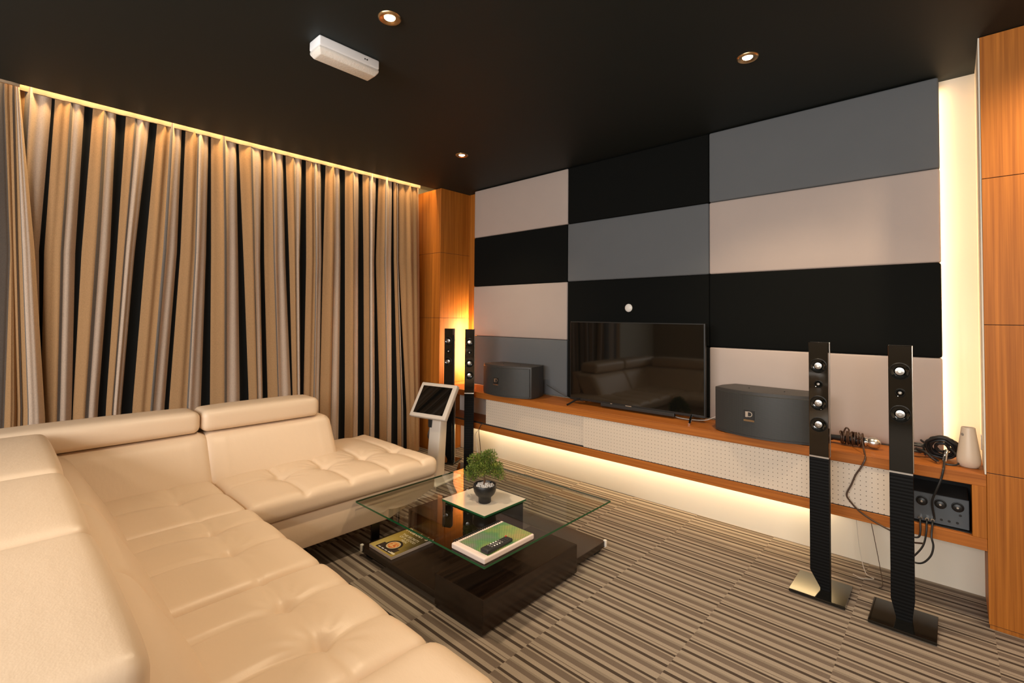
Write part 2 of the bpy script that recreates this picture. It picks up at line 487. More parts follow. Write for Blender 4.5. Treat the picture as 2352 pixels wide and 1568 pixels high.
# ------------------------------------------------------------------ box speakers on the bench
def box_speaker(label, cx, cy, rot, w=.56):
    t = thing('box_speaker', label, 'speaker', (cx, cy, .690), rot, 'karaoke box speakers on the bench')
    hw, d, hgt, bul = w / 2, .27, .275, .085
    def front(x, extra=0): return -d / 2 - bul * (1 - (x / hw) ** 2) + .04 - extra
    n = 20
    pts = [(-hw * .86, d / 2), (-hw, d / 2 - .12)] + [(x, front(x)) for x in [-hw + 2 * hw * i / n for i in range(n + 1)]] + [(hw, d / 2 - .12), (hw * .86, d / 2)]
    bm = B(); prism(bm, pts, 2, .004, hgt, .004, 2); obj('cabinet', bm, M['grey_plastic'], t, True, world=False)
    bm = B(); g0, g1 = .018, hgt - .02
    xs = [(-hw + .012) + 2 * (hw - .012) * i / n for i in range(n + 1)]
    A_ = [bm.verts.new((x, front(x, .008), g0)) for x in xs]; C_ = [bm.verts.new((x, front(x, .008), g1)) for x in xs]
    A2 = [bm.verts.new((x, front(x, -.002), g0 - .004)) for x in xs]; C2 = [bm.verts.new((x, front(x, -.002), g1 + .004)) for x in xs]
    for i in range(n):
        bm.faces.new((A_[i], A_[i + 1], C_[i + 1], C_[i])); bm.faces.new((A2[i], A_[i], A_[i + 1], A2[i + 1])) if False else None
        bm.faces.new((A2[i], A2[i + 1], A_[i + 1], A_[i])); bm.faces.new((C_[i], C_[i + 1], C2[i + 1], C2[i]))
    bm.faces.new((A2[0], A_[0], C_[0], C2[0])); bm.faces.new((A_[n], A2[n], C2[n], C_[n]))
    obj('grille', bm, M['grille'], t, True, world=False)
    bx = -.045
    y = front(bx, .0095)
    bm = B(); box(bm, bx - .030, bx + .030, y - .003, y + .006, .112, .166, .001, 1); e = obj('emblem', bm, M['satin_black'], t, world=False)
    ER = Matrix.Translation((bx + .004, y - .0035, .142)) @ Matrix.Rotation(PI / 2, 4, 'X')
    text_obj('emblem_letter', 'D', .046, M['silver'], e, ER, .0008, world=False)
    bm = B(); box(bm, bx - .020, bx - .008, y - .0045, y - .0025, .126, .159); obj('emblem_bar', bm, M['silver'], e, world=False)
    bm = B(); box(bm, bx - .030, bx + .030, y - .0045, y + .004, .101, .112); obj('emblem_base', bm, M['chrome'], e, world=False)
    for x in (-.10, .10):
        bm = B(); lathe(bm, [(.004, 0), (.004, .003)], (x, -.02, hgt), 10); obj('screw', bm, M['satin_black'], t, world=False)
    for x in (-.2, .2):
        for yy in (-.05, .1):
            bm = B(); lathe(bm, [(.012, 0), (.012, .005)], (x, yy, 0), 12); obj('rubber_foot', bm, M['satin_black'], t, world=False)
    return t
box_speaker('dark grey box speaker on the bench before the grey wall panel', -2.955, 3.245, math.radians(3))
box_speaker('dark grey box speaker on the bench beside the near tower speaker', -.845, 3.245, math.radians(-2))

# ------------------------------------------------------------------ tower speakers
def tower(name, label, drivers, loc, rot, bevels, base_w=.24, base_d=.245, shell=.004):
    t = thing('tower_speaker', label, 'speaker', loc, rot, 'slim black tower speakers')
    w, d, top, mid = .090, .052, 1.279, .690
    hw = w / 2
    # column front panels lie in the local xz plane, front at y=-d/2
    bm = B(); box(bm, -hw + .002, hw - .002, -d / 2, d / 2 - .012, mid + .004, top, .0015, 1); obj('speaker_front', bm, M['gloss_black'], t, world=False)
    bl, br = bevels
    neck = .018
    pts = [(-hw + .002, mid - .004), (-hw + .002, .105), (-hw + .002 + bl, .028), (-hw + .002 + bl, neck), (hw - .002 - br, neck), (hw - .002 - br, .028), (hw - .002, .105), (hw - .002, mid - .004)]
    bm = B(); prism(bm, pts, 1, -d / 2, d / 2 - .012); obj('stand_column', bm, M['ribs'], t, world=False)
    bm = B(); box(bm, -hw + .002, hw - .002, -d / 2 - .001, d / 2 - .012, mid - .004, mid + .004); obj('silver_band', bm, M['silver'], t, world=False)
    e_ = .004
    bm = B(); pts2 = [(-hw, top), (-hw, mid), (-hw + e_, mid), (-hw + e_, .107), (-hw + bl + e_, .03), (-hw + bl + e_, neck), (hw - br - shell, neck), (hw - br - shell, .03), (hw - shell, .107), (hw - shell, mid), (hw, mid), (hw, top)]
    prism(bm, pts2, 1, d / 2 - .012, d / 2, .001, 1); obj('rear_shell', bm, M['silver'], t, world=False)
    bm = B(); box(bm, -base_w / 2, base_w / 2, -base_d / 2, base_d / 2, .004, .018, .0008, 1); bs = obj('base_plate', bm, M['gloss_black'], t, world=False)
    for sx in (-1, 1):
        for sy in (-1, 1):
            bm = B(); lathe(bm, [(.012, 0), (.012, .005)], (sx * (base_w / 2 - .03), sy * (base_d / 2 - .03), 0), 12); obj('rubber_foot', bm, M['satin_black'], bs, world=False)
    Rx = Matrix.Rotation(PI / 2, 4, 'X')
    for z, r in drivers:
        big = r > .02
        nm = 'woofer' if big else 'tweeter'
        bm = B(); lathe(bm, [(r, 0), (r, .004), (r * .92, .006), (r * .88, .003)], (0, -d / 2, z), 32, Rx, cap0=True, cap1=False)
        dr = obj(nm, bm, M['satin_black'], t, True, world=False)
        bm = B(); lathe(bm, [(r * .88, .003), (r * .55, -.004)], (0, -d / 2 - .004, z), 32, Rx, cap0=False, cap1=True); obj('cone', bm, M['gloss_black'], dr, True, world=False)
        k = .47 if big else .42
        bm = B(); lathe(bm, [(r * k, -.002), (r * k, .001), (r * k * .92, .003), (r * .2, .0045), (r * .18, .003)], (0, -d / 2 - .002, z), 24, Rx); obj('dust_cap', bm, M['cap'], dr, True, world=False)
    return t
THREE = [(1.158, .038), (1.064, .019), (.966, .038), (.856, .038)]
TWO = [(1.160, .040), (1.060, .020), (.962, .040)]
tower('a', 'tower speaker with three woofers on a metallic base beside the near box speaker', THREE, (-.518, 2.94, 0), 0, (.044, 0))
tower('b', 'tower speaker with two woofers standing nearest the right wood column', TWO, (-.186, 2.905, 0), 0, (.018, .009))
tower('c', 'tower speaker with two woofers standing behind the touchscreen kiosk', TWO, (-3.60, 3.03, 0), math.radians(24), (.045, 0), .2, .2, -.014)
tower('d', 'tower speaker with three woofers before the far box speaker', THREE, (-3.31, 3.03, 0), math.radians(43), (0, .03), .2, .2)

# ------------------------------------------------------------------ touchscreen kiosk
t = thing('touchscreen_kiosk', 'white framed tilted touchscreen on a white stand beside the curtain', 'kiosk', (-3.306, 2.62, 0), .184)
KM = Matrix.Translation((0, -.02, .676)) @ Matrix.Rotation(-.558, 4, 'X')
def kobj(name, bm, m, sm=False, par=None):
    bmesh.ops.transform(bm, matrix=KM, verts=bm.verts[:]); return obj(name, bm, m, par or t, sm, world=False)
bm = B(); cushion(bm, -.2, .2, 0, .045, -.159, .159, .012, .06); fr = kobj('screen_frame', bm, M['kiosk'], True)
bm = B(); box(bm, -.163, .163, -.0012, .004, -.126, .126); kobj('screen', bm, M['screen'])
bm = B(); box(bm, -.11, .11, .045, .075, -.10, .10, .01, 2); kobj('rear_housing', bm, M['white_plastic'])
bm = B(); prism(bm, [(-.035, .02), (.075, .02), (.115, .66), (.03, .66)], 0, -.062, .062, .012, 3); obj('stand', bm, M['kiosk'], t, True, world=False)
bm = B(); box(bm, -.075, -.03, .005, .05, .43, .60, .006, 2); obj('cable_cover', bm, M['black_plastic'], t, world=False)
bm = B(); tube(bm, [(-.06, .02, .44), (-.066, .0, .36), (-.06, .02, .30), (-.064, .01, .2), (-.064, .03, .06)], .005, 6, 5); obj('power_cable', bm, M['cable_black'], t, True, world=False)
bm = B(); box(bm, -.17, .17, -.17, .17, 0, .025, .01, 2); obj('base_plate', bm, M['white_plastic'], t, world=False)

# ------------------------------------------------------------------ things on the right end of the bench
def blob_wire(bm, c, rx, ry, rz, n, r, seed, loops=7):
    rnd = random.Random(seed); pts = []
    for i in range(n):
        a = 2 * PI * loops * i / n
        k = .75 + .25 * rnd.random()
        x = -rx + 2 * rx * i / n + rnd.uniform(-.2, .2) * rx * .4
        pts.append((c[0] + x, c[1] + ry * k * math.cos(a), c[2] + rz * k * math.sin(a)))
    tube(bm, pts, r, 7, 3); return pts

ZT = .690
t = thing('microphone', 'microphone wound in brown cable on the bench between the two near tower speakers', 'microphone', (-.42, 3.30, ZT))
bm = B(); RY = Matrix.Rotation(PI / 2, 4, 'Y') @ Matrix.Identity(4)
lathe(bm, [(.010, -.14), (.013, -.135), (.019, .02), (.022, .05)], (-.42, 3.30, ZT + .034), 20, Matrix.Rotation(PI / 2, 4, 'Y')); obj('handle', bm, M['satin_black'], t, True)
bm = B(); lathe(bm, [(.022, .05), (.026, .053), (.026, .062), (.022, .066)], (-.42, 3.30, ZT + .034), 20, Matrix.Rotation(PI / 2, 4, 'Y')); obj('collar', bm, M['chrome'], t, True)
bm = B(); lathe(bm, [(.021, .064), (.029, .075), (.031, .092), (.028, .108), (.018, .120), (.006, .124)], (-.42, 3.30, ZT + .034), 20, Matrix.Rotation(PI / 2, 4, 'Y')); obj('mesh_head', bm, M['silver'], t, True)
bm = B(); blob_wire(bm, (-.425, 3.298, ZT + .042), .055, .036, .038, 56, .0042, 3, 9); obj('wound_cable', bm, M['cable_brown'], t, True)
bm = B(); tube(bm, [(-.47, 3.30, ZT + .05), (-.455, 3.30, ZT + .095), (-.44, 3.30, ZT + .085), (-.45, 3.295, ZT + .05)], .0042, 7, 6); obj('cable_loop', bm, M['cable_brown'], t, True)
bm = B(); tube(bm, [(-.48, 3.30, ZT + .03), (-.51, 3.315, ZT + .026), (-.53, 3.32, ZT + .02)], .006, 8, 4, taper=.010); pl = obj('plug_sleeve', bm, M['satin_black'], t, True)
bm = B(); tube(bm, [(-.528, 3.32, ZT + .021), (-.556, 3.325, ZT + .020), (-.575, 3.33, ZT + .018)], .0095, 10, 3, taper=.006); obj('plug', bm, M['white_plastic'], t, True)
bm = B(); tube(bm, [(-.575, 3.33, ZT + .018), (-.64, 3.345, ZT + .016)], .0115, 10, 2); obj('plug_body', bm, M['satin_black'], t, True)
bm = B(); tube(bm, [(-.40, 3.27, ZT + .05), (-.375, 3.22, ZT + .058), (-.355, 3.15, ZT + .012), (-.345, 3.105, ZT - .012), (-.36, 3.098, .635), (-.386, 3.098, .585), (-.405, 3.098, .53), (-.426, 3.098, .474), (-.41, 3.098, .44), (-.369, 3.098, .398), (-.305, 3.100, .362), (-.24, 3.104, .335), (-.18, 3.12, .30), (-.12, 3.14, .30)], .0042, 7, 6)
obj('hanging_cable', bm, M['cable_brown'], t, True)

t = thing('cable', 'black audio cable with plugs coiled on the bench behind the nearest tower speaker', 'cable', (-.13, 3.30, ZT))
bm = B(); pts = []
for i in range(60):
    a = 2 * PI * 4.2 * i / 60; k = 1 + .12 * math.sin(i * 1.7)
    pts.append((-.165 + .050 * k * math.cos(a), 3.31 + .045 * k * math.sin(a), ZT + .012 + .062 * i / 60 + .010 * math.sin(a * .5)))
tube(bm, pts, .0055, 7, 3); obj('coil', bm, M['cable_black'], t, True)
bm = B(); tube(bm, [(-.15, 3.27, ZT + .045), (-.11, 3.24, ZT + .038), (-.085, 3.215, ZT + .018), (-.065, 3.19, ZT + .010)], .006, 8, 5); obj('plug_sleeve', bm, M['cable_black'], t, True)
bm = B(); tube(bm, [(-.085, 3.217, ZT + .019), (-.058, 3.185, ZT + .010)], .0072, 8, 1); obj('plug', bm, M['chrome'], t, True)
bm = B(); tube(bm, [(-.19, 3.27, ZT + .012), (-.19, 3.18, ZT + .008), (-.19, 3.105, ZT + .0), (-.19, 3.098, .60), (-.18, 3.105, .52), (-.165, 3.15, .47)], .0045, 7, 6); obj('hanging_cable', bm, M['cable_black'], t, True)

t = thing('cable', 'upright round coil of black cable leaning beside the white vase', 'cable', (-.035, 3.29, ZT))
bm = B(); pts = []
for i in range(130):
    a = 2 * PI * 9.3 * i / 130; k = (1, .72, .42, .88)[int(9.3 * i / 130) % 4] * (1 + .05 * math.sin(i * 2.3))
    off = .034 * (i / 130 - .5)
    u = .060 * k * math.cos(a); w = .054 * k * math.sin(a)
    pts.append((-.048 + u + off * .2, 3.30 + off - w * .35, ZT + .063 + w))
tube(bm, pts, .0065, 7, 3); obj('coil', bm, M['cable_black'], t, True)
bm = B(); tube(bm, [(-.030, 3.245, ZT + .062), (-.036, 3.222, ZT + .038), (-.040, 3.205, ZT + .014)], .0085, 9, 3); obj('plug', bm, M['chrome'], t, True)
bm = B(); tube(bm, [(-.045, 3.21, ZT + .02), (-.035, 3.195, ZT + .006), (.0, 3.20, ZT + .006), (.015, 3.225, ZT + .02), (.0, 3.25, ZT + .05), (-.025, 3.262, ZT + .078)], .0042, 7, 6); obj('cable_loop', bm, M['cable_black'], t, True)
bm = B(); tube(bm, [(-.040, 3.205, ZT + .016), (-.04, 3.15, ZT + .012), (-.042, 3.104, ZT - .002), (-.05, 3.099, .645), (-.068, 3.100, .585), (-.085, 3.12, .52), (-.08, 3.148, .445), (-.078, 3.152, .428)], .0048, 7, 6); obj('hanging_cable', bm, M['cable_black'], t, True)

bm = B(); lathe(bm, [(.030, 0), (.036, .004), (.0425, .018), (.0445, .034), (.043, .055), (.036, .11), (.0285, .165), (.0255, .190), (.0225, .191), (.024, .165), (.03, .12)], (.048, 3.235, ZT), 40, cap1=False)
v = obj('vase', bm, M['white_ceramic'], smooth=True, angle=50); tag(v, 'white tapered ceramic vase at the end of the bench in the lit niche', 'vase')
v2 = thing('x', 'x', 'x'); bpy.data.objects.remove(v2)
bm = B(); lathe(bm, [(.007, 0), (.006, .0015)], (.0265, 3.2132, ZT + .157), 14, Matrix.Rotation(PI / 2, 4, 'X') @ Matrix.Rotation(-.75, 4, 'Y'))
dk = obj('stain', bm, mat('grey_stain', (.25, .21, .17), .6)); dk.parent = v

# amplifier in the open compartment
t = thing('amplifier', 'dark grey amplifier with round knobs in the open end of the bench', 'amplifier', (-.07, 3.28, .4035))
bm = B(); box(bm, -.205, .044, 3.165, 3.42, .408, .543, .004, 2); obj('housing', bm, M['grey_plastic'], t)
bm = B(); box(bm, -.205, .046, 3.160, 3.170, .406, .545, .002, 1); obj('face_plate', bm, mat('slate_face_plate', (.075, .085, .095), .4), t)
for x, z in ((-.125, .504), (-.056, .505), (.006, .506)):
    bm = B(); lathe(bm, [(.023, 0), (.023, .003), (.019, .005), (.017, .012), (.009, .016)], (x, 3.160, z), 28, Matrix.Rotation(PI / 2, 4, 'X')); k = obj('knob', bm, M['satin_black'], t, True)
    bm = B(); lathe(bm, [(.0055, 0), (.0045, .002)], (x, 3.1445, z), 14, Matrix.Rotation(PI / 2, 4, 'X')); obj('knob_cap', bm, M['silver'], k, True)
for x, z in ((.015, .468), (-.053, .430), (-.025, .430), (.004, .430)):
    bm = B(); lathe(bm, [(.0055, 0), (.0055, .002), (.003, .002)], (x, 3.160, z), 14, Matrix.Rotation(PI / 2, 4, 'X')); obj('jack', bm, M['satin_black'], t)
for x in (-.13, -.105, -.085):
    bm = B(); tube(bm, [(x, 3.160, .425), (x, 3.138, .424)], .0075, 10, 1); obj('plug', bm, M['chrome'], t, True)
for x in (-.19, .03):
    for y in (3.19, 3.40):
        bm = B(); lathe(bm, [(.010, 0), (.010, .0048)], (x, y, .4035), 12); obj('rubber_foot', bm, M['satin_black'], t)
CAB = [[(-.13, 3.139, .424), (-.13, 3.112, .415), (-.129, 3.099, .372), (-.136, 3.097, .342), (-.16, 3.098, .335), (-.2, 3.11, .33)],
       [(-.105, 3.139, .424), (-.106, 3.112, .41), (-.108, 3.098, .365), (-.122, 3.097, .30), (-.16, 3.099, .235), (-.2, 3.12, .18)],
       [(-.085, 3.139, .424), (-.085, 3.110, .408), (-.088, 3.086, .36), (-.082, 3.085, .318), (-.094, 3.086, .265), (-.13, 3.089, .22), (-.19, 3.10, .215)]]
for p, lab in zip(CAB, ('short black audio cable looping from the first amplifier plug', 'black audio cable running straight down from the amplifier', 'black audio cable bowing outward below the amplifier')):
    bm = B(); tube(bm, p, .0042, 7, 6); tag(obj('audio_cable', bm, M['cable_black'], smooth=True), lab, 'cable', 'cables hanging below the amplifier')
# speaker wires
bm = B(); tube(bm, [(-2.66, 3.36, .80), (-2.60, 3.37, .77), (-2.52, 3.38, .735), (-2.40, 3.39, .70), (-2.30, 3.40, .694)], .003, 6, 5)
tag(obj('speaker_wire', bm, M['cable_black'], smooth=True), 'thin dark wire from the far box speaker towards the television', 'wire')
bm = B(); tube(bm, [(-1.13, 3.30, .76), (-1.19, 3.31, .735), (-1.25, 3.33, .705), (-1.33, 3.33, .694), (-1.42, 3.32, .694), (-1.48, 3.325, .700)], .003, 6, 5)
tag(obj('speaker_wire', bm, M['cable_white'], smooth=True), 'thin pale wire from the near box speaker to behind the television', 'wire')
bm = B(); tube(bm, [(-3.19, 3.20, .405), (-3.22, 3.12, .404), (-3.24, 3.105, .38), (-3.25, 3.10, .33), (-3.235, 3.105, .20), (-3.22, 3.11, .06), (-3.2, 3.12, .006), (-3.1, 3.15, .005)], .0035, 6, 6)
tag(obj('speaker_wire', bm, M['cable_brown'], smooth=True), 'brown wire hanging under the bench beside the far tower speaker', 'wire', None)
bm = B(); tube(bm, [(-3.26, 3.10, .345), (-3.29, 3.095, .29), (-3.27, 3.10, .16), (-3.25, 3.11, .05), (-3.22, 3.15, .006)], .0032, 6, 6)
tag(obj('speaker_wire', bm, M['cable_white'], smooth=True), 'pale wire hanging under the bench behind the far tower speaker', 'wire')
bm = B(); tube(bm, [(-.43, 3.40, .345), (-.42, 3.38, .25), (-.40, 3.34, .10), (-.37, 3.30, .006), (-.33, 3.26, .005), (-.38, 3.22, .005), (-.42, 3.24, .005)], .0018, 6, 6)
tag(obj('speaker_wire', bm, M['cable_white'], smooth=True), 'fine pale wire dropping from the bench to the carpet between the near towers', 'wire')
bm = B(); tube(bm, [(-.37, 3.40, .345), (-.35, 3.38, .25), (-.31, 3.30, .08), (-.29, 3.22, .006), (-.30, 3.17, .005)], .0018, 6, 6)
tag(obj('speaker_wire', bm, M['cable_brown'], smooth=True), 'fine brown wire dropping to the carpet beside the nearest tower speaker', 'wire')
bm = B(); box(bm, .094, .1045, 3.33, 3.36, .76, .835, .002, 1)
tag(obj('wall_switch', bm, M['white_plastic']), 'small white switch on the column side behind the vase', 'switch')

# ------------------------------------------------------------------ curtains
BANDS = [
  ((0.231,0.245,2.68), (0.197,0.220,1.77), (0.224,0.228,0.83)),
  ((0.382,0.423,2.70), (0.360,0.390,1.78), (0.367,0.373,0.81)),
  ((0.540,0.591,2.71), (0.529,0.564,1.80), (0.493,0.533,0.80)),
  ((0.719,0.762,2.70), (0.658,0.716,1.81), (0.611,0.671,0.78)),
  ((0.907,0.931,2.71), (0.898,0.919,1.84), (0.849,0.875,0.75)),
  ((1.076,1.093,2.71), (1.079,1.112,1.86), (1.070,1.129,0.72)),
  ((1.264,1.282,2.71), (1.297,1.337,1.81), (1.331,1.395,0.75)),
  ((1.448,1.463,2.71), (1.457,1.488,1.83), (1.499,1.537,0.73)),
  ((1.615,1.639,2.70), (1.653,1.685,1.85), (1.723,1.736,0.70)),
  ((1.772,1.809,2.70), (1.771,1.828,1.86), (1.798,1.828,0.69)),
  ((1.939,1.984,2.70), (1.963,1.976,1.87), (1.965,1.970,0.67)),
  ((2.115,2.168,2.70), (2.140,2.183,1.89), (2.148,2.206,0.65)),
  ((2.304,2.345,2.70), (2.314,2.370,1.91), (2.335,2.399,0.63)),
  ((2.487,2.515,2.70), (2.479,2.501,1.92), (2.509,2.563,0.61)),
  ((2.668,2.684,2.70), (2.670,2.702,1.94), (2.698,2.767,0.59)),
  ((2.736,2.745,2.68), (2.744,2.758,1.95), (2.828,2.876,0.45)),
]
def interp3(c, z):
    (a, za), (b, zb), (d, zd) = c
    if z >= za: return a
    if z >= zb: return b + (a - b) * (z - zb) / (za - zb)
    k = (z - zd) / (zb - zd)
    return d + (b - d) * k if z > zd else d + (b - d) * k * .35

CT = H + .045
def curtain(name, label, xb, lines, ztop, zbot, kinds, seed, subk=1.):
    """lines: [(3 control pairs)] from left to right; kinds[i] = weights between lines i and i+1"""
    rnd = random.Random(seed)
    t = thing(name, label, 'curtain', (xb, (lines[0][0][0] + lines[-1][0][0]) / 2, zbot), group='striped curtains along the window wall')
    bm = B(); uv = bm.loops.layers.uv.new('UVMap'); nz = 44
    zs = [ztop + (zbot - ztop) * i / nz for i in range(nz + 1)]
    last = None
    for i, kd in enumerate(kinds):
        if kd[0] == 'k': n, prof = 5, None
        else: n, prof = 20, kd
        amp = rnd.uniform(.030, .046); ph = rnd.uniform(0, 6); sub = rnd.uniform(.006, .013) * subk; ns = rnd.choice((2, 3))
        b1 = kd[1] if kd[0] != 'k' else None
        cols = []; us = []
        for j in range(n + 1):
            tt = j / n; colv = []
            for zi, z in enumerate(zs):
                a, b = interp3(lines[i], z), interp3(lines[i + 1], z)
                y = a + (b - a) * tt; w = b - a; f = (ztop - z) / (ztop - zbot)
                if kd[0] == 'k': x = xb - min(.012, w * .3) * math.sin(PI * tt) ** .8
                else:
                    x = xb + min(amp, w * .55) * math.sin(PI * tt) ** .65 * (.55 + .45 * min(1, f * 4)) + sub * math.sin(PI * tt) * math.sin(2 * PI * ns * tt + ph + 1.5 * f)
                if j == 0 and last is not None: colv.append(last[zi])
                else: colv.append(bm.verts.new((x, y, z)))
            cols.append(colv); us.append(tt)
        last = cols[-1]
        for j in range(n):
            tm = (j + .5) / n
            if kd[0] == 'k': u = .9
            else: u = .1 if tm < kd[1] else (.35 if tm < kd[2] else .6)
            for zi in range(nz):
                f = bm.faces.new((cols[j][zi], cols[j + 1][zi], cols[j + 1][zi + 1], cols[j][zi + 1]))
                for l in f.loops: l[uv].uv = (u, .5)
    obj('cloth', bm, M['curtain'], t, True, angle=180)
    # heading tape
    y0, y1 = lines[0][0][0], lines[-1][0][0]
    bm = B(); n = int((y1 - y0) / .02) + 2; rows = []
    for j in range(n + 1):
        y = y0 + (y1 - y0) * j / n; x = xb + .030 + .004 * math.sin(y * 43) + .002 * math.sin(y * 131)
        rows.append([bm.verts.new((x, y, ztop - .060)), bm.verts.new((x + .002, y, ztop - .030)), bm.verts.new((x, y, ztop)), bm.verts.new((x - .012, y, ztop)), bm.verts.new((x - .012, y, ztop - .060))])
    for a, b in zip(rows, rows[1:]):
        for k in range(5): bm.faces.new((a[k], b[k], b[(k + 1) % 5], a[(k + 1) % 5]))
    obj('heading_tape', bm, M['tape'], t, True)
    return t
def E2(b, s): return tuple((p[s], p[2]) for p in b)
lines = [((.02, 2.70), (.02, 1.8), (.02, .8))]; kinds = []
rr = random.Random(5)
for i, b in enumerate(BANDS):
    a_ = rr.uniform(.34, .52); kinds.append(('l', a_, a_ + rr.uniform(.05, .14)))
    lines += [E2(b, 0)]; kinds.append(('k',)); lines += [E2(b, 1)]
kinds.append(('l', .95, .97)); lines.append(((2.985, 2.70), (3.01, 1.9), (3.04, .4)))
curtain('curtain', 'wide striped curtain of tan, cream and black folds behind the sofa', -4.075, lines, CT, .02, kinds, 11)
L2 = [((-.45, 2.64), (-.45, 1.73), (-.45, .86)), ((-.10, 2.64), (-.10, 1.73), (-.10, .86)), ((0.030, 2.67), (0.076, 1.74), (0.076, .85)), ((0.048, 2.68), (0.089, 1.74), (0.126, .84)), ((0.071, 2.69), (0.109, 1.75), (0.150, .84)), ((0.091, 2.71), (0.178, 1.75), (0.245, .77))]
curtain('curtain', 'striped curtain panel gathered over the wide curtain at its near end', -4.02, L2, CT, .02, [('l', .5, .7), ('l', .0, .99), ('l', 1.1, 1.2), ('l', .55, .95), ('l', .22, .24)], 4, .25)

# ------------------------------------------------------------------ sofa
sofa = thing('sectional_sofa', 'large cream leather corner sofa with tufted seats and raised headrests', 'sofa', (-2.2, .6, 0))
LE = M['leather']
def seat(x0, x1, y0, y1, tufts, crease_axis, z0=.335, z1=.462, r=.04, crown=.014):
    def f(p, n):
        o = Vector((0, 0, 0))
        if n.z > .05:
            u = (p.x - x0) / (x1 - x0) * 2 - 1; w = (p.y - y0) / (y1 - y0) * 2 - 1
            dz = crown * (1 - u ** 4) * (1 - w ** 4)
            for tx, ty in tufts:
                rr = math.hypot(p.x - tx, p.y - ty)
                ang = math.atan2(p.y - ty, p.x - tx)
                dz -= .026 * math.exp(-(rr / .026) ** 2) + .016 * math.exp(-(rr / .080) ** 2)
                dz -= .0042 * math.exp(-((rr - .080) / .060) ** 2) * (.5 + .5 * math.sin(ang * 13 + tx * 40)) 
                dd = (p.x - tx) if crease_axis == 'y' else (p.y - ty)
                al = abs(p.y - ty) if crease_axis == 'y' else abs(p.x - tx)
                dz -= .011 * math.exp(-(dd / .012) ** 2) * (1 if al < .5 else 0)
                dz -= .008 * math.exp(-(dd / .055) ** 2)
            if tufts:
                dd = (p.y - tufts[0][1]) if crease_axis == 'y' else (p.x - tufts[0][0])
                dz -= .006 * math.exp(-(dd / .012) ** 2)
            o.z = dz * min(1, n.z * 1.2)
        if n.y > .3 or n.x > .3 or n.x < -.3:
            w = (p.z - z0) / (z1 - z0) * 2 - 1
            k = .006 * (1 - w * w)
            o += Vector((n.x * k, n.y * k, 0))
        return o
    bm = B(); cushion(bm, x0, x1, y0, y1, z0, z1, r, .012, f)
    return obj('seat_cushion', bm, LE, sofa, True, angle=180)
seat(-3.46, -2.545, .885, 2.055, [(-2.89, 1.17), (-2.89, 1.43), (-2.89, 1.69), (-2.89, 1.93)], 'x')
seat(-3.25, -2.548, .30, .880, [(-2.87, .665)], 'y')
seat(-2.542, -1.803, .30, .895, [(-2.36, .67), (-2.11, .67)], 'y', crown=.02)
seat(-1.799, -1.135, .30, .900, [(-1.60, .67), (-1.345, .67)], 'y', crown=.02)
# base
bm = B(); prism(bm, [(.80, .335), (.80, .15), (1.70, .15), (2.045, .255), (2.05, .335)], 0, -3.46, -2.565, .012, 2); obj('chaise_base', bm, LE, sofa, True)
bm = B(); box(bm, -3.46, -.84, -.10, .845, .13, .335, .012, 2); obj('seat_base', bm, LE, sofa, True)
# backrests
def lean(p, n, ax, s): 
    o = Vector((0, 0, 0)); k = max(0, p.z - .42) / .28
    o[ax] = -.15 * k * s; return o
def back_left(y0, y1):
    def f(p, n):
        o = lean(p, n, 0, 1)
        if n.x > .3:
            w = (p.y - y0) / (y1 - y0) * 2 - 1
            o.x += .012 * (1 - w ** 4) + .0022 * math.sin(p.y * 160) * (1 if abs(w) > .72 else 0) * (1 - abs(w)) * 4
        return o
    bm = B(); cushion(bm, -3.32, -3.055, y0, y1, .415, .708, .05, .022, f); return obj('back_cushion', bm, LE, sofa, True, angle=180)
back_left(.10, .890); back_left(.858, 1.635)
def back_run(x0, x1):
    def f(p, n):
        o = lean(p, n, 1, 1.05)
        if n.y > .3:
            w = (p.x - x0) / (x1 - x0) * 2 - 1; o.y += .010 * (1 - w ** 4)
        return o
    bm = B(); cushion(bm, x0, x1, .19, .425, .415, .712, .05, .022, f); return obj('back_cushion', bm, LE, sofa, True, angle=180)
for a, b in ((-3.26, -2.368), (-2.398, -1.685), (-1.715, -.99)): back_run(a, b)
def head(x0, x1, y0, y1, z0, z1, fr):
    def f(p, n):
        o = Vector((0, 0, 0)); u = (p.x - x0) / (x1 - x0) * 2 - 1; w = (p.y - y0) / (y1 - y0) * 2 - 1
        if n.z > .2: o.z += .010 * (1 - u ** 4) * (1 - w ** 4)
        if fr == 'x' and n.x > .3: o.x += .008 * (1 - w ** 4)
        if fr == 'y' and n.y > .3: o.y += .008 * (1 - u ** 4)
        return o
    bm = B(); cushion(bm, x0, x1, y0, y1, z0, z1, .038, .022, f); return obj('headrest', bm, LE, sofa, True, angle=180)
head(-3.43, -3.20, -.06, .846, .712, .834, 'x'); head(-3.43, -3.20, .851, 1.552, .712, .834, 'x')
for a, b in ((-3.175, -2.383), (-2.378, -1.702), (-1.697, -.985)): head(a, b, -.09, .200, .714, .834, 'y')
bm = B(); box(bm, -3.50, -3.40, -.12, 1.62, .13, .72, .02, 3); obj('back_frame', bm, LE, sofa, True)
bm = B(); box(bm, -3.46, -.84, -.14, -.06, .13, .72, .02, 3); obj('back_frame', bm, LE, sofa, True)
def armf(p, n):
    return Vector((0, .012 * (1 if n.y > .3 else 0), .006 if n.z > .5 else 0))
bm = B(); cushion(bm, -1.135, -.80, -.10, .895, .14, .500, .085, .03, armf); obj('armrest', bm, LE, sofa, True, angle=180)
for x, y in ((-2.60, 1.62), (-3.38, 1.62), (-2.60, 1.0), (-.92, .75), (-.92, .0), (-3.38, .0)):
    bm = B(); box(bm, x - .006, x + .006, y - .028, y + .028, 0, .152 if y > .9 else .132, .001, 1); obj('leg', bm, M['dull_metal'], sofa)

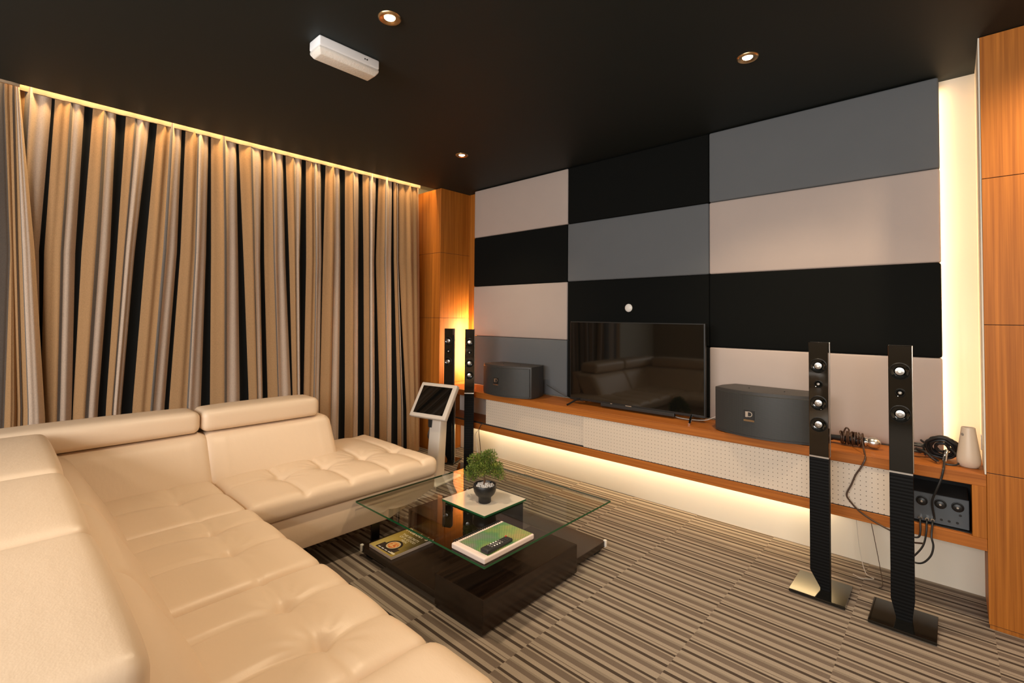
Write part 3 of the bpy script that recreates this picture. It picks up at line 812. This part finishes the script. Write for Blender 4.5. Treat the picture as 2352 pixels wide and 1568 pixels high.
# ------------------------------------------------------------------ coffee table
ct = thing('coffee_table', 'square glass topped coffee table with dark brown block base', 'table', (-2.02, 1.98, 0))
ES = M['espresso']
bm = B(); box(bm, -2.55, -1.548, 1.50, 2.53, .028, .064, .002, 1); obj('base_board', bm, ES, ct)
bm = B(); box(bm, -1.857, -1.523, 1.487, 2.20, .012, .164, .003, 2); obj('block', bm, ES, ct)
bm = B(); box(bm, -2.541, -2.190, 1.818, 2.475, .0655, .184, .003, 2); obj('block', bm, ES, ct)
bm = B(); box(bm, -2.185, -1.858, 1.820, 2.135, .0655, .3175, .002, 1); obj('pillar', bm, ES, ct)
for x, y in ((-2.50, 1.55), (-2.50, 2.48), (-1.60, 2.48)):
    bm = B(); box(bm, x - .03, x + .03, y - .03, y + .03, 0, .028); obj('foot', bm, M['satin_black'], ct)
bm = B(); box(bm, -1.80, -1.58, 1.55, 2.14, 0, .012); obj('foot', bm, M['satin_black'], ct)
def glass_slab(x0, x1, y0, y1, z0, z1, name, par, top, under=None):
    bm = B(); box(bm, x0, x1, y0, y1, z0, z1)
    bm.normal_update(); bmesh.ops.recalc_face_normals(bm, faces=bm.faces[:])
    for f in bm.faces: f.material_index = (0 if f.calc_center_median().z > (z0 + z1) / 2 else 2) if abs(f.normal.z) > .5 else 1
    return obj(name, bm, [top, M['glass_edge'], M['glass_under'] if under is None else under], par)
glass_slab(-2.549, -1.487, 1.458, 2.486, .320, .330, 'glass_top', ct, M['glass'])
glass_slab(-2.196, -1.843, 1.805, 2.143, .3302, .3400, 'white_glass_square', ct, M['white_glass'], M['white_glass'])
for x, y in ((-2.13, 1.86), (-1.91, 1.86), (-2.13, 2.08), (-1.91, 2.08)):
    bm = B(); lathe(bm, [(.024, 0), (.024, .003)], (x, y, .3172), 20); obj('glass_pad', bm, M['satin_black'], ct)
for x, y in ((-2.548, 1.502), (-1.549, 2.528)):
    bm = B(); cushion(bm, x - .009, x + .009, y - .009, y + .009, .03, .070, .004, .02); obj('corner_guard', bm, M['white_plastic'], ct, True)

# bonsai
PX, PY, PZ = -1.985, 1.945, .3402
bt = thing('potted_bonsai', 'small green bonsai in a black footed pot on the white glass square', 'plant', (PX, PY, PZ))
bm = B(); lathe(bm, [(.034, 0), (.036, .004), (.036, .026), (.040, .033), (.054, .046), (.063, .064), (.067, .086), (.067, .098), (.0645, .101), (.060, .099), (.056, .088), (.03, .084)], (PX, PY, PZ), 40, cap1=True); obj('pot', bm, M['satin_black'], bt, True)
bm = B(); rnd = random.Random(2)
for i in range(150):
    a = rnd.uniform(0, 2 * PI); r = .050 * math.sqrt(rnd.random()); s = rnd.uniform(.004, .0075)
    r0 = bmesh.ops.create_icosphere(bm, subdivisions=1, radius=s)
    bmesh.ops.translate(bm, verts=r0['verts'], vec=(PX + r * math.cos(a), PY + r * math.sin(a), PZ + .088 + .012 * (1 - (r / .05) ** 2) + rnd.uniform(0, .004)))
obj('pebbles', bm, M['pebble'], bt, True, kind='stuff')
TR = [(PX, PY, PZ + .086), (PX - .004, PY, PZ + .115), (PX - .010, PY + .002, PZ + .140), (PX - .012, PY, PZ + .165), (PX - .006, PY, PZ + .20), (PX - .01, PY, PZ + .24)]
bm = B(); tube(bm, TR, .0065, 8, 4, taper=.003)
fol = [(-.012, 0, .225, .062), (-.075, -.02, .165, .045), (.060, .02, .19, .045), (.02, -.04, .20, .05), (-.05, .03, .20, .05), (.01, .03, .255, .042), (-.04, -.035, .235, .045), (.09, .03, .165, .028), (-.055, -.05, .14, .03), (.03, .06, .19, .04), (-.10, -.04, .15, .025)]
for dx, dy, dz, r in fol:
    tube(bm, [(PX - .012, PY, PZ + .15), (PX + dx * .5 - .006, PY + dy * .5, PZ + .12 + dz * .3), (PX + dx, PY + dy, PZ + dz)], .0026, 6, 4, taper=.001)
obj('trunk', bm, M['bark'], bt, True)
bm = B(); rnd = random.Random(9)
def leaf(c, d, L, W):
    d = d.normalized(); s = d.cross(Vector((rnd.uniform(-1, 1), rnd.uniform(-1, 1), 1))).normalized(); n = s.cross(d)
    a = bm.verts.new(c); b = bm.verts.new(c + d * L * .5 + s * W + n * W * .3); e = bm.verts.new(c + d * L); g = bm.verts.new(c + d * L * .5 - s * W + n * W * .3)
    bm.faces.new((a, b, e, g))
for dx, dy, dz, r in fol:
    c = Vector((PX + dx, PY + dy, PZ + dz))
    for i in range(int(640 * (r / .05) ** 2)):
        v = Vector((rnd.gauss(0, 1), rnd.gauss(0, 1), rnd.gauss(0, 1))); v.normalize()
        p = c + Vector((v.x * r, v.y * r, v.z * r * .8)) * rnd.random() ** .45
        leaf(p, v + Vector((0, 0, .4)) + Vector((rnd.uniform(-.6, .6), rnd.uniform(-.6, .6), rnd.uniform(-.6, .6))), rnd.uniform(.009, .016), .0026)
obj('foliage', bm, M['leaf'], bt)

# magazine on the base board
mg = thing('magazine', 'yellow covered magazine with a round food picture on the table base', 'magazine', (-2.40, 1.66, .0645), 0)
MX0, MX1, MY0, MY1, MZ = -2.500, -2.275, 1.520, 1.812, .0645
bm = B(); box(bm, MX0, MX1, MY0, MY1, MZ, MZ + .0165, .001, 1); obj('pages', bm, M['paper'], mg)
def covermat():
    m = mat('yellow_cover', (.45, .31, .07), .35, spec=.4); g = G(m)
    o = g.sep(g.coord('Generated'))
    n = g.noise(g.coord(), 14., 3.)
    y = g.math('ADD', o[1], g.math('MULTIPLY', g.math('SUBTRACT', n, .5), .25))
    x = g.math('ADD', o[0], g.math('MULTIPLY', g.math('SUBTRACT', n, .5), .3))
    f = g.math('ADD', g.math('MULTIPLY', y, .55), g.math('MULTIPLY', x, .45))
    g.l(g.ramp(f, [(.1, (.55, .42, .14)), (.4, (.42, .29, .06)), (.7, (.12, .085, .025)), (.9, (.035, .028, .015))]), g.b.inputs['Base Color']); return m
bm = B(); box(bm, MX0 + .0005, MX1 - .0005, MY0 + .0005, MY1 - .0005, MZ + .0165, MZ + .0175); cv = obj('cover', bm, covermat(), mg)
zc = MZ + .0177
bm = B(); box(bm, MX0 + .045, MX0 + .195, MY0 + .012, MY0 + .075, zc - .0004, zc); obj('cover_picture', bm, mat('dark_picture', (.035, .022, .018), .4), cv)
bm = B(); lathe(bm, [(.055, 0), (.055, .0004)], (MX0 + .118, MY0 + .085, zc), 36); obj('plate_picture', bm, mat('dark_plate', (.02, .012, .01), .4), cv)
bm = B(); lathe(bm, [(.042, 0), (.042, .0003)], (MX0 + .118, MY0 + .085, zc + .0004), 36); obj('food_picture', bm, mat('cream_rim', (.62, .50, .30), .5), cv)
def food():
    m = mat('orange_food', rough=.5); g = G(m)
    g.l(g.ramp(g.noise(g.coord(), 55., 2.), [(.35, (.55, .07, .02)), (.5, (.75, .30, .08)), (.65, (.75, .50, .22))]), g.b.inputs['Base Color']); return m
bm = B(); lathe(bm, [(.035, 0), (.035, .0003)], (MX0 + .118, MY0 + .085, zc + .0007), 36); obj('food_picture', bm, food(), cv)
WT = mat('cream_print', (.78, .68, .48), .5)
LW = mat('pale_print', (.60, .58, .62), .5)
def mtext(s, x, y, size, m=WT, name='cover_text'):
    # the words read from the near end towards the far end of the table
    return text_obj(name, s, size, m, cv, Matrix.Translation((x, y, zc + .0008)) @ Matrix.Rotation(0, 4, 'Z'), .0002)
mtext("Reader's", (MX0 + MX1) / 2, MY1 - .030, .060, name='cover_title')
mtext('THE SECRETS', MX0 + .115, MY0 + .205, .026); mtext('OF A GOOD', MX0 + .122, MY0 + .178, .026); mtext('MEAL', MX0 + .125, MY0 + .152, .026)
for i in range(4):
    bm = B(); box(bm, MX0 + .06 + i * .032, MX0 + .082 + i * .032, MY0 + .020, MY0 + .028, zc, zc + .0006); obj('cover_text', bm, LW, cv)
bm = B(); box(bm, MX1 - .05, MX1 - .012, MY0 + .02, MY0 + .034, zc, zc + .0004); obj('cover_text', bm, WT, cv)

# notebook + remote on the glass
nb = thing('notebook', 'thick spiral notebook with a glittering green foil cover on the glass table', 'notebook', (-1.59, 1.62, .3302))
NX0, NX1, NY0, NY1 = -1.716, -1.497, 1.468, 1.803
bm = B(); box(bm, NX0, NX1, NY0, NY1, .3302, .3560, .006, 3); obj('pages', bm, mat('pinkish_pages', (.74, .62, .56), .6), nb)
bm = B(); box(bm, NX0 + .020, NX1 - .008, NY0 + .030, NY1 - .006, .3560, .3568); obj('foil_cover', bm, M['foil'], nb)
bm = B()
for i in range(24):
    y = NY0 + .02 + (NY1 - NY0 - .04) * i / 23
    tube(bm, [(NX0 + .010, y, .3567), (NX0 - .001, y, .3615), (NX0 - .009, y, .350), (NX0 - .008, y, .338), (NX0, y, .3345)], .0022, 5, 3)
obj('spiral_binding', bm, M['satin_black'], nb, True)
rm = thing('remote_control', 'black remote control lying on the green notebook', 'remote control', (-1.535, 1.585, .3569), math.radians(3))
def remf(p, n): return Vector((0, 0, (.003 * math.cos((p.y + .085) * 22)) if n.z > .2 else 0))
bm = B(); cushion(bm, -.0235, .0235, -.088, .088, 0, .017, .007, .01, remf); obj('body', bm, M['black_plastic'], rm, True, world=False)
for i in range(7):
    for j in range(3):
        y = -.050 + i * .0175
        mm = M['white_plastic'] if (i in (1, 2, 3) and j != 1) else mat('grey_button', (.22, .20, .18), .5) if i < 5 else M['grey_plastic']
        bm = B(); box(bm, -.0155 + j * .0115, -.0085 + j * .0115, y, y + .007, .0165 + .003 * math.cos((y + .085) * 22), .0195 + .003 * math.cos((y + .085) * 22), .001, 1); obj('button', bm, mm, rm, world=False)
bm = B(); lathe(bm, [(.0045, 0), (.0045, .003)], (-.014, .078, .0150), 14); obj('power_button', bm, mat('red_button', (.55, .06, .04), .4), rm, world=False)

# ------------------------------------------------------------------ ceiling fittings
em = thing('emergency_light', 'white rectangular emergency light fixed to the black ceiling', 'light', (-2.246, 1.188, 2.64))
bm = B(); box(bm, -2.300, -2.193, 1.026, 1.350, 2.680, H, .008, 3); obj('housing', bm, mat('bright_white_plastic', (.94, .95, .97), .35), em, True)
bm = B(); 
lo = [(-2.298, 1.028), (-2.195, 1.028), (-2.195, 1.348), (-2.298, 1.348)]; li = [(-2.283, 1.042), (-2.210, 1.042), (-2.210, 1.334), (-2.283, 1.334)]
A_ = [bm.verts.new((x, y, 2.6795)) for x, y in lo]; C_ = [bm.verts.new((x, y, 2.665)) for x, y in lo]; D_ = [bm.verts.new((x, y, 2.645)) for x, y in li]
for a, b in ((A_, C_), (C_, D_)):
    for i in range(4): bm.faces.new((a[i], a[(i + 1) % 4], b[(i + 1) % 4], b[i]))
bm.faces.new(D_); bm.faces.new(A_[::-1])
bmesh.ops.bevel(bm, geom=bm.edges[:], offset=.004, segments=2, profile=.5, affect='EDGES')
obj('diffuser', bm, mat('ribbed_diffuser', (.90, .86, .80), .25, spec=.6, bump=(120, .4, 2)), em, True)
for y in (1.262, 1.274):
    bm = B(); box(bm, -2.1935, -2.1915, y, y + .006, 2.702, 2.708); obj('indicator', bm, M['satin_black'], em)

def downlight(label, x, y, power, size=math.radians(125)):
    t = thing('downlight', label, 'light', (x, y, H), 0, 'recessed ceiling downlights')
    bm = B(); lathe(bm, [(.052, 0), (.051, -.004), (.046, -.008), (.036, -.007), (.024, -.0015)], (x, y, H), 36, cap0=False, cap1=False); obj('trim_ring', bm, mat('brass_ring', (.62, .42, .22), .3, metal=1.), t, True)
    bm = B(); lathe(bm, [(.0245, 0), (.022, -.003)], (x, y, H - .0006), 24); obj('bulb', bm, M['bulb'], t, True)
    spot(x, y, power, size)
def spot(x, y, power, size=math.radians(125), col=(1, .76, .50), rad=.05, blend=.8):
    L = bpy.data.lights.new('downlight_or_fill_lamp', 'SPOT'); L.energy = power; L.spot_size = size; L.spot_blend = blend
    L.shadow_soft_size = rad; L.color = col
    o = bpy.data.objects.new('downlight_or_fill_lamp', L); link(o); o.location = (x, y, H - .03)

def area(name, loc, direc, sx, sy, power, col, spread=math.radians(180)):
    L = bpy.data.lights.new(name, 'AREA'); L.shape = 'RECTANGLE'; L.size = sx; L.size_y = sy; L.energy = power; L.color = col; L.spread = spread
    o = bpy.data.objects.new(name, L); link(o); o.location = loc
    d = Vector(direc).normalized()
    return o, d
def orient(o, d, long_axis):
    """z of the light = -d, local x along long_axis"""
    z = -d; x = Vector(long_axis); x = (x - z * x.dot(z)).normalized(); y = z.cross(x)
    o.rotation_euler = Matrix((x, y, z)).transposed().to_euler()

WARM = (1, .74, .42)
P_VIS, P_BACK = 85, 56
downlight('ceiling downlight nearest the white emergency light', -1.84, 1.18, P_VIS * 1.45, math.radians(110))
downlight('ceiling downlight nearest the wood corner column', -2.975, 2.612, P_VIS * .6, math.radians(110))
downlight('ceiling downlight in front of the large grey wall panel', -.757, 2.583, P_VIS, math.radians(110))
for i, (x, y) in enumerate(((-.3, -1.9), (-1.6, -1.9), (-2.9, -1.9), (.9, -.6), (1.2, 1.2))):  # unseen fill spots without fittings, added for overall brightness
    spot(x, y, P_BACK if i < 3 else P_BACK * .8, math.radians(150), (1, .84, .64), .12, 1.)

# led strips
o, d = area('cove_led', (-4.010, 1.45, H + .105), (-.42, 0, -.90), 3.36, .02, 28, (1, .66, .30)); orient(o, d, (0, 1, 0))
o, d = area('niche_led', (-.062, 3.535, 1.68), (1, -.03, 0), 2.0, .015, 3.2, (1, .62, .33)); orient(o, d, (0, 0, 1))
o, d = area('niche_led_far', (-3.715, 3.535, 1.08), (-1, .1, 0), .55, .015, 22, (1, .78, .48)); orient(o, d, (0, 0, 1))
o, d = area('bench_led', (-2.12, 3.405, .342), (0, .55, -.83), 3.1, .02, 15, (1, .77, .44)); orient(o, d, (1, 0, 0))

o, d = area('added_back_fill', (-.3, -2.61, 1.96), (0, 1, -.05), 4.5, 1.32, 225, (1, .97, .93)); orient(o, d, (1, 0, 0))  # soft neutral fill added behind the camera to brighten the room
spot(.60, 2.70, 90, math.radians(150))
w = bpy.data.worlds.new('World'); scn.world = w; w.use_nodes = True
w.node_tree.nodes['Background'].inputs[0].default_value = (.5, .42, .33, 1); w.node_tree.nodes['Background'].inputs[1].default_value = .05

# ------------------------------------------------------------------ camera
yaw, pit, roll, fl = .74284354, .02557456, .00847575, 1103.46774
f = Vector((-math.sin(yaw) * math.cos(pit), math.cos(yaw) * math.cos(pit), math.sin(pit)))
r = Vector((math.cos(yaw), math.sin(yaw), 0)); u = r.cross(f)
r2 = math.cos(roll) * r + math.sin(roll) * u; u2 = -math.sin(roll) * r + math.cos(roll) * u
cam = bpy.data.cameras.new('camera'); co = bpy.data.objects.new('camera', cam); link(co)
cam.sensor_fit = 'HORIZONTAL'; cam.sensor_width = 36; cam.lens = fl / 2352 * 36; cam.clip_start = .02
cam.shift_y = -(784 - 698.4027) / 2352
co.matrix_world = Matrix.Translation((0, 0, 1.4)) @ Matrix((r2, u2, -f)).transposed().to_4x4()
scn.camera = co
scn.view_settings.view_transform = 'Standard'; scn.view_settings.look = 'None'
scn.view_settings.exposure = 0.0; scn.view_settings.gamma = 1.0; scn.view_settings.use_curve_mapping = False
